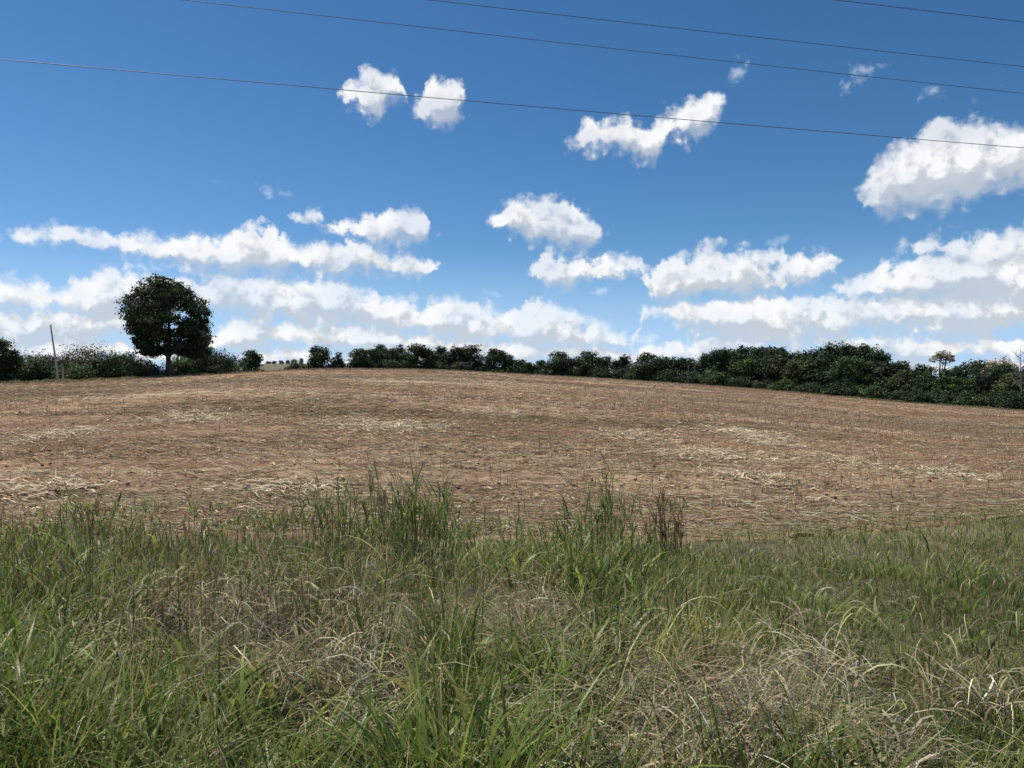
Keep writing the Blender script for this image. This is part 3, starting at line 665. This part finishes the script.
# ------------------------------------------------------------------ trees
def leaves(P, size, N, cols, w, seed):
    """leaf-sized folded faces at points P with outward normals N"""
    r = np.random.default_rng(seed); n = len(P)
    nrm = N + r.normal(0, .65, (n, 3)); nrm /= np.linalg.norm(nrm, axis=1, keepdims=True)
    a = np.cross(nrm, r.normal(0, 1, (n, 3))); a /= np.linalg.norm(a, axis=1, keepdims=True) + 1e-9
    b = np.cross(nrm, a)
    L = (size * r.uniform(.7, 1.5, n))[:, None]; W = L * r.uniform(.35, .7, (n, 1))
    V = np.stack([P - a * L * .5, P + b * W * .5 + nrm * W * .2, P + a * L * .5, P - b * W * .5 + nrm * W * .15], 1).reshape(-1, 3)
    return V, np.arange(n * 4).reshape(-1, 4), w
def crown_mesh(name, lobes, nleaf, size, cols, weights, seed, clump_r=.28, fill=.3, mat=None, clumps_per=26):
    """lobes: (cx,cy,cz, rx,ry,rz) local; leaves gathered in clumps over and in each lobe"""
    r = np.random.default_rng(seed)
    lobes = np.array(lobes, float)
    vol = (lobes[:, 3] * lobes[:, 4] * lobes[:, 5]) ** (2 / 3)
    PP, NN, CC = [], [], []
    cols = np.array(cols); wts = np.array(weights) / sum(weights)
    for i, lb in enumerate(lobes):
        m = int(nleaf * vol[i] / vol.sum()); R3 = lb[3:6]
        nc = clumps_per
        cd = r.normal(0, 1, (nc, 3)); cd /= np.linalg.norm(cd, axis=1, keepdims=True)
        cc = cd * r.uniform(.62, 1.03, (nc, 1)); ccol = cols[r.choice(len(cols), nc, p=wts)] * r.lognormal(0, .30, (nc, 1))
        j = r.integers(0, nc, m); csz = r.uniform(.6, 1.3, nc)[j][:, None]
        P = cc[j] + r.normal(0, clump_r * .55, (m, 3)) * csz * [1, 1, .7]
        k = r.random(m) < fill
        inner = r.normal(0, 1, (m, 3)); inner /= np.linalg.norm(inner, axis=1, keepdims=True); inner *= r.random((m, 1)) ** .5 * .85
        P = np.where(k[:, None], inner, P)
        N = P / (np.linalg.norm(P, axis=1, keepdims=True) + .05)
        PP.append(lb[:3] + P * R3); NN.append(N + [0, 0, .5])
        CC.append(ccol[j] * r.lognormal(0, .22, (m, 1)))
    P = np.concatenate(PP); N = np.concatenate(NN); C = np.concatenate(CC)
    ok = P[:, 2] > .1; P = P[ok]; N = N[ok]; C = C[ok]
    V, Fc, _ = leaves(P, size, N, None, None, seed + 1)
    return make_mesh(name, V, Fc, mat or M_LEAF, np.repeat(C, 4, 0))
DARKG = [(0.0298, 0.052, 0.0229), (0.0384, 0.065, 0.0263), (0.0469, 0.0754, 0.0297), (0.0213, 0.039, 0.0183)]
MIDG = [(0.0487, 0.081, 0.0285), (0.062, 0.0999, 0.0333), (0.0775, 0.1161, 0.0404), (0.0354, 0.0621, 0.0238)]
OLIVE = [(0.058, 0.0711, 0.0262), (0.0711, 0.0824, 0.0318), (0.0468, 0.0599, 0.0243), (0.0889, 0.0936, 0.0412)]
GREYG = [(.070, .080, .055), (.090, .095, .068), (.050, .060, .040)]
DRYC = [(0.401, 0.3463, 0.2187), (0.5103, 0.4192, 0.2734), (0.3098, 0.2734, 0.164)]

_ts = [100]
def tree(name, px, top, width, off=2.0, cat='tree', label='', group=None, cols=DARKG, weights=None, bottom=.12, nleaf=None, lpx=2.0, shape='round', depth=None, bark=None, wy=None, clump_r=.34, fill=.42):
    """a tree whose crown spans width px about column px and reaches row top, off metres behind the field edge"""
    _ts[0] += 13; sd = _ts[0]; r = np.random.default_rng(sd)
    u = (px - CX) / F
    D, _, _ = edge(u); d = float(depth if depth else D + off)
    x0 = u * d; z0 = float(ground_z(x0, d))
    H = EYE + (HZ - top) / F * d - z0; W = width / F * d; WY = W * (wy or r.uniform(.85, 1.1))
    root = bpy.data.objects.new(name, None); COL.objects.link(root); root.location = (x0, d, z0 - .05)
    tag(root, label, cat, group)
    zb = bottom * H; ch = H - zb
    lobes = []
    if shape == 'round':
        lobes.append((0, 0, zb + ch * .52, W * .40, WY * .40, ch * .42))
        for k in range(7):
            a = r.uniform(0, 6.28); q = r.uniform(.18, .33); zz = r.uniform(.22, .82)
            s = (1 - abs(zz - .45) * .7)
            lobes.append((math.cos(a) * W * q, math.sin(a) * WY * q, zb + ch * zz, W * .23 * s, WY * .23 * s, ch * r.uniform(.15, .22)))
        lobes.append((r.normal(0, .06) * W, 0, H - ch * .17, W * .24, WY * .24, ch * .16))
        if bottom < .2:
            for k in range(4):
                lobes.append(((k - 1.5) * W * .24, r.normal(0, .1) * WY, H * .17, W * .22, WY * .25, H * .19))
    elif shape == 'bush':
        for k in range(7):
            a = r.uniform(0, 6.28); q = r.uniform(.0, .34)
            hz = r.uniform(.55, 1.0) if k else 1.0
            lobes.append((math.cos(a) * W * q, math.sin(a) * WY * q, H * hz * .44, W * r.uniform(.25, .35), WY * r.uniform(.22, .33), H * hz * .5))
    elif shape == 'flat':
        for k in range(6):
            q = (k - 2.5) / 5
            lobes.append((q * W * .8, r.normal(0, .12) * WY, H - ch * (.25 + .9 * abs(q) ** 1.6), W * .2, WY * .25, ch * .22))
        lobes.append((W * .1, 0, H - ch * .5, W * .2, WY * .2, ch * .35))
    size = lpx / F * d
    if nleaf is None: nleaf = int(min(14000, max(1500, 19.0 * width * (H * F / d) / (lpx * lpx))))
    me = crown_mesh('crown', lobes, nleaf, size, cols, weights or [1] * len(cols), sd, clump_r, fill)
    link('crown', me, root)
    # trunk and limbs
    rt = max(.06, H * .018 + W * .008) * r.uniform(.85, 1.15)
    bend = r.normal(0, .04 * H, 2)
    top_t = zb + ch * .62
    pts = [(0, 0, 0), (bend[0] * .3, bend[1] * .3, top_t * .35), (bend[0], bend[1], top_t * .7), (bend[0] * .8, bend[1], top_t)]
    tp = [tube(pts, [rt * 1.35, rt, rt * .75, rt * .3], 7)]
    for k in range(5 if shape != 'bush' else 4):
        a = r.uniform(0, 6.28); s0 = r.uniform(.3, .65); st = np.array(pts[1]) * (1 - s0) + np.array(pts[2]) * s0
        if shape == 'bush': st = np.array((0, 0, .02 * H))
        e = np.array((math.cos(a) * W * .3, math.sin(a) * WY * .3, zb + ch * r.uniform(.4, .8)))
        mid = st * .5 + e * .5 + [0, 0, -.04 * H]
        tp.append(tube([st, mid, e], [rt * .5, rt * .35, rt * .12], 5))
    V, Fc, _ = join(tp)
    link('trunk', make_mesh('trunk', V, Fc, bark or M_BARK, smooth=True), root)
    return root

# --- the big lone tree, left
def hero():
    d = 96.0; px0 = 168.0; x0 = (px0 - CX) / F * d; z0 = float(ground_z(x0, d)) - .05
    s = d / F
    root = bpy.data.objects.new('broad_tree', None); COL.objects.link(root); root.location = (x0, d, z0)
    tag(root, 'largest lone tree with wide round dark crown on a short bare trunk', 'tree')
    def L(px, py): return ((px - px0) * s, EYE + (HZ - py) * s - z0)
    r = np.random.default_rng(5)
    spec = [(166, 296, 19, 12), (150, 300, 14, 12), (185, 300, 15, 13), (138, 308, 14, 14), (198, 312, 12, 13), (166, 315, 26, 16), (134, 325, 12, 13), (147, 332, 15, 11),
            (200, 328, 11, 12), (186, 330, 17, 12), (166, 334, 18, 10), (139, 342, 12, 8), (200, 342, 11, 9), (188, 346, 11, 7), (152, 346, 10, 6), (206, 334, 6, 8), (204, 351, 14, 8), (142, 350, 12, 6), (155, 349, 12, 5), (186, 350, 13, 7), (212, 340, 9, 10), (168, 284, 12, 6), (128, 316, 6, 10), (176, 289, 10, 7), (157, 290, 9, 7)]
    lobes = []
    for px, py, rx, ry in spec:
        a, z = L(px, py); R0 = 44 * s; room = math.sqrt(max(R0 ** 2 - a * a - (z - L(0, 318)[1]) ** 2, .4))
        for k in range(2):
            lobes.append((a * .77 + r.normal(0, .12), r.uniform(-.8, .8) * room, z + r.normal(0, .15), rx * s, rx * s * 1.05, ry * s))
    me = crown_mesh('crown', lobes, 52000, .26, DARKG + MIDG[:2], (3, 3, 2, 2, 1.2, .6), 42, .30, .40, clumps_per=22)
    link('crown', me, root)
    zf = L(0, 353)[1]
    tp = [tube([(0, 0, 0), (.06, 0, zf * .5), (-.02, 0, zf), (.1, .1, zf + 2.5), (0, 0, zf + 5)], [.42, .30, .27, .2, .08], 10)]
    for a, e, q in ((2.9, 2.8, .0), (.3, 2.6, .1), (1.7, 2.4, .2), (-1.4, 2.3, .15), (2.2, 3.2, .5), (-.2, 3.3, .6), (-2.4, 3.0, .5), (.9, 3.0, .4)):
        st = np.array((0, 0, zf * (.86 + q * .25))); en = st + [math.cos(a) * e * 1.3, math.sin(a) * e * 1.3, 1.7 + e * q]
        tp.append(tube([st, st * .6 + en * .4 + [0, 0, .1], en], [.15, .10, .03], 6))
        for m in range(3):
            s2 = st * (.6 - .2 * m) + en * (.4 + .2 * m); e2 = s2 + r.normal(0, .8, 3) + [0, 0, .9]
            tp.append(tube([s2, e2], [.05, .015], 5))
    V, Fc, _ = join(tp)
    link('trunk', make_mesh('trunk', V, Fc, M_BARK, smooth=True), root)
hero()

# --- scrub round the pole and the big tree, left
GL = 'scrub along the left field edge'
L_ = [ # px, top, width, off, shape, cols, label
 (2, 338, 26, 1.0, 'round', DARKG, 'very dark tree cut by the left picture edge'),
 (-40, 345, 60, 3.0, 'round', DARKG, None),
 (34, 352, 44, 4.0, 'bush', MIDG, 'low dark green bush between the cut off tree and the pole'),
 (60, 349, 34, 8.0, 'bush', OLIVE, 'taller olive bush directly behind the leaning pole'),
 (88, 346, 40, 6.0, 'bush', OLIVE, 'tallest olive bush, just right of the leaning pole'),
 (118, 350, 38, 4.5, 'bush', MIDG, 'mid green bush under the left rim of the big tree crown'),
 (76, 362, 30, 1.5, 'bush', MIDG, 'small low bush in front of the tallest olive one'),
 (140, 354, 30, 6.0, 'bush', OLIVE, 'pale olive bush left of the big tree trunk'),
 (152, 360, 26, 2.0, 'bush', GREYG, 'grey leafless looking shrub at the left foot of the big trunk'),
 (182, 353, 26, 5.5, 'bush', MIDG, 'green bush right behind the big tree trunk'),
 (200, 346, 34, 3.0, 'bush', DARKG, 'dark bush under the right rim of the big tree crown'),
 (220, 346, 34, 3.0, 'bush', MIDG, 'rounded green bush right of the big tree, last before the small round tree'),
 (210, 362, 26, .8, 'bush', MIDG, 'knee high bush in front of the dark one right of the big trunk'),
]
for px, top, wd, off, sh, cols, lab in L_:
    if lab is None:
        tree('scrub_tree', px, top, wd, off, 'tree', 'dark tree just outside the left picture edge', GL, cols); continue
    tree('scrub_tree' if sh == 'round' else 'bush', px, top - (2.5 if sh == 'bush' and top < 356 else 0), wd * (1.0 if cols is GREYG else 1.45), off, 'tree' if sh == 'round' else 'bush', lab, GL, cols, wy=1.2, shape=sh, bottom=.08, bark=M_GREYBARK if cols is GREYG else None, nleaf=(900 if cols is GREYG else None))
tree('small_tree', 251, 349, 27, 14, 'tree', 'small round dark tree alone between the scrub and the distant ridge', cols=DARKG, bottom=.08)

# --- distant ridge trees
for i, (px, top, wd) in enumerate([(268, 362.5, 6), (274, 362, 5), (281, 361.5, 7), (288, 361, 5), (294, 360, 7), (301, 359, 6)]):
    nm = ['first', 'second', 'third', 'fourth', 'fifth', 'sixth'][i]
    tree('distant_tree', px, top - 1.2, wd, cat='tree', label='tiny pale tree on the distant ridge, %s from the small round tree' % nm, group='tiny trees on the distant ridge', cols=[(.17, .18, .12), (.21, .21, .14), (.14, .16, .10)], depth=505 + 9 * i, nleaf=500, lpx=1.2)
tree('bush', 300, 361, 20, -1, 'bush', 'pale green bush leaning against the left side of the first hilltop tree', cols=OLIVE + [(.16, .18, .08)], shape='bush', nleaf=1500)
tree('bush', 289, 366, 10, 0, 'bush', 'lowest pale green bush on the crest left of the hilltop trees', cols=OLIVE, shape='bush', nleaf=500)

# --- hilltop row, middle
ORD = ['first', 'second', 'third', 'fourth', 'fifth', 'sixth', 'seventh', 'eighth', 'ninth', 'tenth', 'eleventh', 'twelfth', 'thirteenth', 'fourteenth', 'fifteenth', 'sixteenth',
       'seventeenth', 'eighteenth', 'nineteenth', 'twentieth', 'twenty first', 'twenty second', 'twenty third', 'twenty fourth', 'twenty fifth', 'twenty sixth', 'twenty seventh', 'twenty eighth', 'twenty ninth', 'thirtieth']
tree('hilltop_tree', 320, 344.5, 28, 3, 'tree', 'round dark hilltop tree standing left of the gap in the row', 'dark trees along the hilltop', DARKG, bottom=.03)
tree('hilltop_tree', 338, 351.5, 14, 4, 'tree', 'small airy hilltop tree between the round one and the gap', 'dark trees along the hilltop', DARKG + GREYG[:1], bottom=.1, clump_r=.35, fill=.15)
ROW = [(358, 347.5, 20), (370, 348, 16), (380, 343.5, 19), (392, 349, 14), (400, 344.5, 15), (415, 342.8, 23), (430, 347.5, 14), (442, 345, 15), (455, 345.5, 16), (471, 344, 25), (494, 347.5, 22), (509, 354, 14),
       (523, 359, 11), (530, 362, 8), (540, 359, 14), (560, 350.5, 27), (586, 350.5, 28), (605, 355.5, 16), (616, 359, 10), (626, 354, 15), (648, 351.5, 30), (671, 356, 26), (688, 357, 24), (702, 352.5, 12), (720, 347.5, 28)]
for i, (px, top, wd) in enumerate(ROW):
    look = ['dark', 'dense dark', 'bushy dark', 'ragged dark', 'blackish green'][i % 5]
    size = 'tall' if top < 346 else ('low' if top > 353 else 'medium')
    tree('hilltop_tree', px, top, wd * 1.3 + 3, 2 + (i * 7 % 5) * 1.6, 'tree', '%s %s hilltop tree, %s right of the gap in the row' % (size, look, ORD[i]), 'dark trees along the hilltop', DARKG if i % 4 else DARKG + MIDG[:1], bottom=.04 + .03 * (i % 3), lpx=1.7)
UND = [(364, 361, 22), (388, 362, 20), (408, 361, 24), (436, 362, 22), (462, 363, 24), (500, 368, 22), (520, 367, 18), (548, 368, 24), (575, 368, 22), (598, 367, 22), (622, 369, 22), (645, 370, 24), (668, 370, 24), (692, 372, 26), (716, 371, 28)]
UND = [(a, b - 3.5, c + 6) for a, b, c in UND]
for i, (px, top, wd) in enumerate(UND):
    tree('bush', px, top, wd, .4 + .5 * (i % 3), 'bush', 'low bush at the foot of the hilltop row, %s right of the gap' % ORD[i], 'bushes under the hilltop row', [DARKG, DARKG + GREYG[:2], MIDG][i % 3], shape='bush', lpx=1.7)

# --- wood, right: back crowns, middle crowns, edge bushes
BACK = [(738, 348, 34), (757, 345.5, 34), (778, 346, 36), (800, 349, 34), (822, 345.5, 36), (845, 341.5, 40), (866, 343.5, 36), (882, 351, 26), (905, 360, 34), (925, 363, 28), (958, 364, 28), (976, 359, 34), (1005, 362, 34), (1040, 358, 44), (1090, 352, 60)]
for i, (px, top, wd) in enumerate(BACK):
    lab = '%s skyline crown of the right hand wood, %s from its left end' % (['domed', 'flat', 'knobbly'][i % 3], ORD[i])
    tree('woodland_tree', px, top, wd + 8, 15 + (i * 5 % 4) * 2, 'tree', lab, 'skyline trees of the wood at the right', DARKG if i % 3 else MIDG[:2] + DARKG, bottom=.15, lpx=2.1)
MIDL = [(745, 358, 32), (770, 356, 36), (796, 358, 38), (822, 357, 40), (850, 355, 42), (876, 360, 38), (902, 369, 36), (928, 374, 36), (955, 375, 38), (982, 372, 40), (1010, 372, 40), (1045, 370, 50)]
for i, (px, top, wd) in enumerate(MIDL):
    tree('woodland_tree', px, top, wd + 6, 8 + (i * 3 % 4) * 1.2, 'tree', '%s crown halfway down the wood slope, %s from its left end' % (['dull green', 'greyish green', 'olive green', 'deep green'][i % 4], ORD[i]), 'middle trees of the wood at the right',
         [MIDG, DARKG + GREYG, OLIVE + MIDG, DARKG][i % 4], bottom=.1, lpx=2.1)
EDG = [(742, 374, 26), (762, 378, 28), (783, 378, 30), (806, 382, 30), (828, 380, 32), (852, 384, 32), (874, 382, 32), (897, 388, 30), (918, 386, 32), (942, 390, 32), (964, 388, 34), (988, 391, 32), (1010, 388, 34), (1036, 390, 36)]
for i, (px, top, wd) in enumerate(EDG):
    tree('bush', px, top, wd + 5, 1.8 + (i * 3 % 4) * .8, 'bush', '%s bush on the field edge before the wood, %s from its left end' % (['dark', 'grey green', 'mid green', 'dusky'][i % 4], ORD[i]), 'edge bushes of the wood at the right',
         [DARKG, GREYG + DARKG, MIDG, DARKG + GREYG[:1]][i % 4], shape='bush', lpx=1.9)
tree('umbrella_tree', 942, 350, 20, 22, 'tree', 'pale dry tree with flat umbrella crown poking above the wood', cols=DRYC + GREYG[:1], bottom=.72, shape='flat', bark=M_GREYBARK, nleaf=1500, lpx=1.5, clump_r=.3, fill=.1)
tree('dry_tree', 1000, 356, 26, 20, 'tree', 'pale brown dry tree crown above the wood near the right picture edge', cols=DRYC, bottom=.6, shape='flat', bark=M_GREYBARK, nleaf=1300, lpx=1.5)

# bare twiggy tree at the right edge
def bare_tree(px, top, off):
    r = np.random.default_rng(77); u = (px - CX) / F; d = float(edge(u)[0]) + off; x0 = u * d; z0 = float(ground_z(x0, d)); H = EYE + (HZ - top) / F * d - z0
    root = bpy.data.objects.new('bare_tree', None); COL.objects.link(root); root.location = (x0, d, z0)
    tag(root, 'leafless grey twiggy tree rising at the right picture edge', 'tree')
    tp = [tube([(0, 0, 0), (.1, 0, H * .4), (-.1, 0, H * .75), (0, 0, H)], [.11, .08, .045, .012], 6)]
    tw = []
    for k in range(16):
        z = H * r.uniform(.35, .92); a = r.uniform(0, 6.28); l = H * r.uniform(.12, .28) * (1.2 - z / H * .6); st = np.array((0, 0, z)); e = st + [math.cos(a) * l, math.sin(a) * l, l * .9]
        tp.append(tube([st, st * .5 + e * .5 + [0, 0, -.05], e], [.032, .022, .010], 5))
        for m in range(14):
            s2 = st + (e - st) * r.uniform(.3, 1); tw.append(tube([s2, s2 + r.normal(0, .35, 3) + [0, 0, .3]], [.016, .008], 4))
    V, Fc, _ = join(tp); link('trunk', make_mesh('trunk', V, Fc, M_GREYBARK), root)
    V, Fc, _ = join(tw); link('twigs', make_mesh('twigs', V, Fc, M_GREYBARK), root)['kind'] = 'stuff'
bare_tree(1021, 347, 6)

# ------------------------------------------------------------------ pole, post, wires
def pole():
    d = 76.0; s = d / F; x0 = (58.5 - CX) * s; z0 = float(ground_z(x0, d)) ; xt = (50.5 - CX) * s; zt = EYE + (HZ - 324) * s
    root = bpy.data.objects.new('utility_pole', None); COL.objects.link(root); root.location = (x0, d, z0 - .1)
    tag(root, 'thin grey wooden pole leaning left before the bushes', 'pole')
    H = zt - z0; lx = xt - x0
    t = np.linspace(0, 1, 9)
    V, Fc = tube(np.stack([lx * t + .03 * np.sin(t * 5), 0 * t, H * t], -1), .105 - .04 * t, 10)
    n = len(V) - 1
    link('shaft', make_mesh('shaft', V, Fc, M_POLE, smooth=True), root)
    cap = [tube([(lx, 0, H - .02), (lx, 0, H + .03), (lx, 0, H + .035)], [.092, .075, .001], 10)]
    V, Fc, _ = join(cap); link('pole_cap', make_mesh('pole_cap', V, Fc, M_GREYBARK), root)
    V, Fc = tube([(lx, 0, H - .35), (lx + .02, 0, H - .28), (lx + .03, -.02, H - .14)], [.05, .06, .03], 8)
    link('insulator', make_mesh('insulator', V, Fc, M_POLE), root)
    # its thin stay wire running down into the scrub on the right
    e = ((98 - CX) * s, d + 8, EYE + (HZ - 350) * s - 1.4)
    A = np.array((xt, d, zt - .25)); B = np.array(e); k = np.linspace(0, 1, 14)[:, None]
    V, Fc = tube(A * (1 - k) + B * k - [0, 0, .5] * (k * (1 - k) * 1.2), np.full(14, .006), 5)
    o = link('stay_wire', make_mesh('stay_wire', V, Fc, wire_mat)); tag(o, 'faint thin wire slanting down right from the leaning pole', 'wire')
wire_mat = bpy.data.materials.new('dull aluminium wire'); wire_mat.use_nodes = True
_k = NT(wire_mat.node_tree); _b = _k.n['Principled BSDF']
_g = _k.n.new('ShaderNodeNewGeometry')
_k.put(_k.mix(_k.noise(_g.outputs['Position'], 3, 3).outputs['Fac'], (.07, .08, .10, 1), (.12, .13, .15, 1)), _b.inputs['Base Color'])
_b.inputs['Metallic'].default_value = .4; _b.inputs['Roughness'].default_value = .55
pole()
def short_post():
    d = 75.0; s = d / F; x0 = (63 - CX) * s; z0 = float(ground_z(x0, d)); H = 14 * s
    V, Fc = tube([(0, 0, -.1), (.01, 0, H * .5), (-.01, 0, H * .97), (-.01, 0, H), (-.01, 0, H + .002)], [.085, .08, .075, .06, .001], 8)
    o = link('fence_post', make_mesh('fence_post', V, Fc, bark_mat('sun bleached post', (.30, .25, .14), (.42, .36, .22))), loc=(x0, d, z0))
    tag(o, 'short straw coloured post close to the foot of the leaning pole', 'post')
short_post()

def wire(y0, y1, h, sag, rad, label):
    """overhead wire crossing the picture from row y0 at its left side to row y1 at its right"""
    e0, e1 = (HZ - y0) / F, (HZ - y1) / F
    A = np.array((-CX / F * h / e0, h / e0, EYE + h)); B = np.array((CX / F * h / e1, h / e1, EYE + h))
    k = np.linspace(-1.6, 2.6, 90)[:, None]
    P = A * (1 - k) + B * k; P[:, 2] += sag * ((k[:, 0] - .5) ** 2 - .25)
    V, Fc = tube(P, np.full(len(P), rad), 6)
    o = link('power_line', make_mesh('power_line', V, Fc, wire_mat, smooth=True)); tag(o, label, 'power line', 'overhead wires crossing the sky')
wire(58, 147, 6.3, .10, .0074, 'lowest overhead wire, crossing the whole sky before the clouds')
wire(-23.3, 92, 7.3, .10, .0060, 'second lowest overhead wire, meeting the top picture edge at the left')
wire(-52.6, 65, 7.3, .10, .0060, 'second highest overhead wire, entering from the top near the middle')
wire(-106, 20, 7.3, .10, .0064, 'highest overhead wire, seen only in the top right corner')
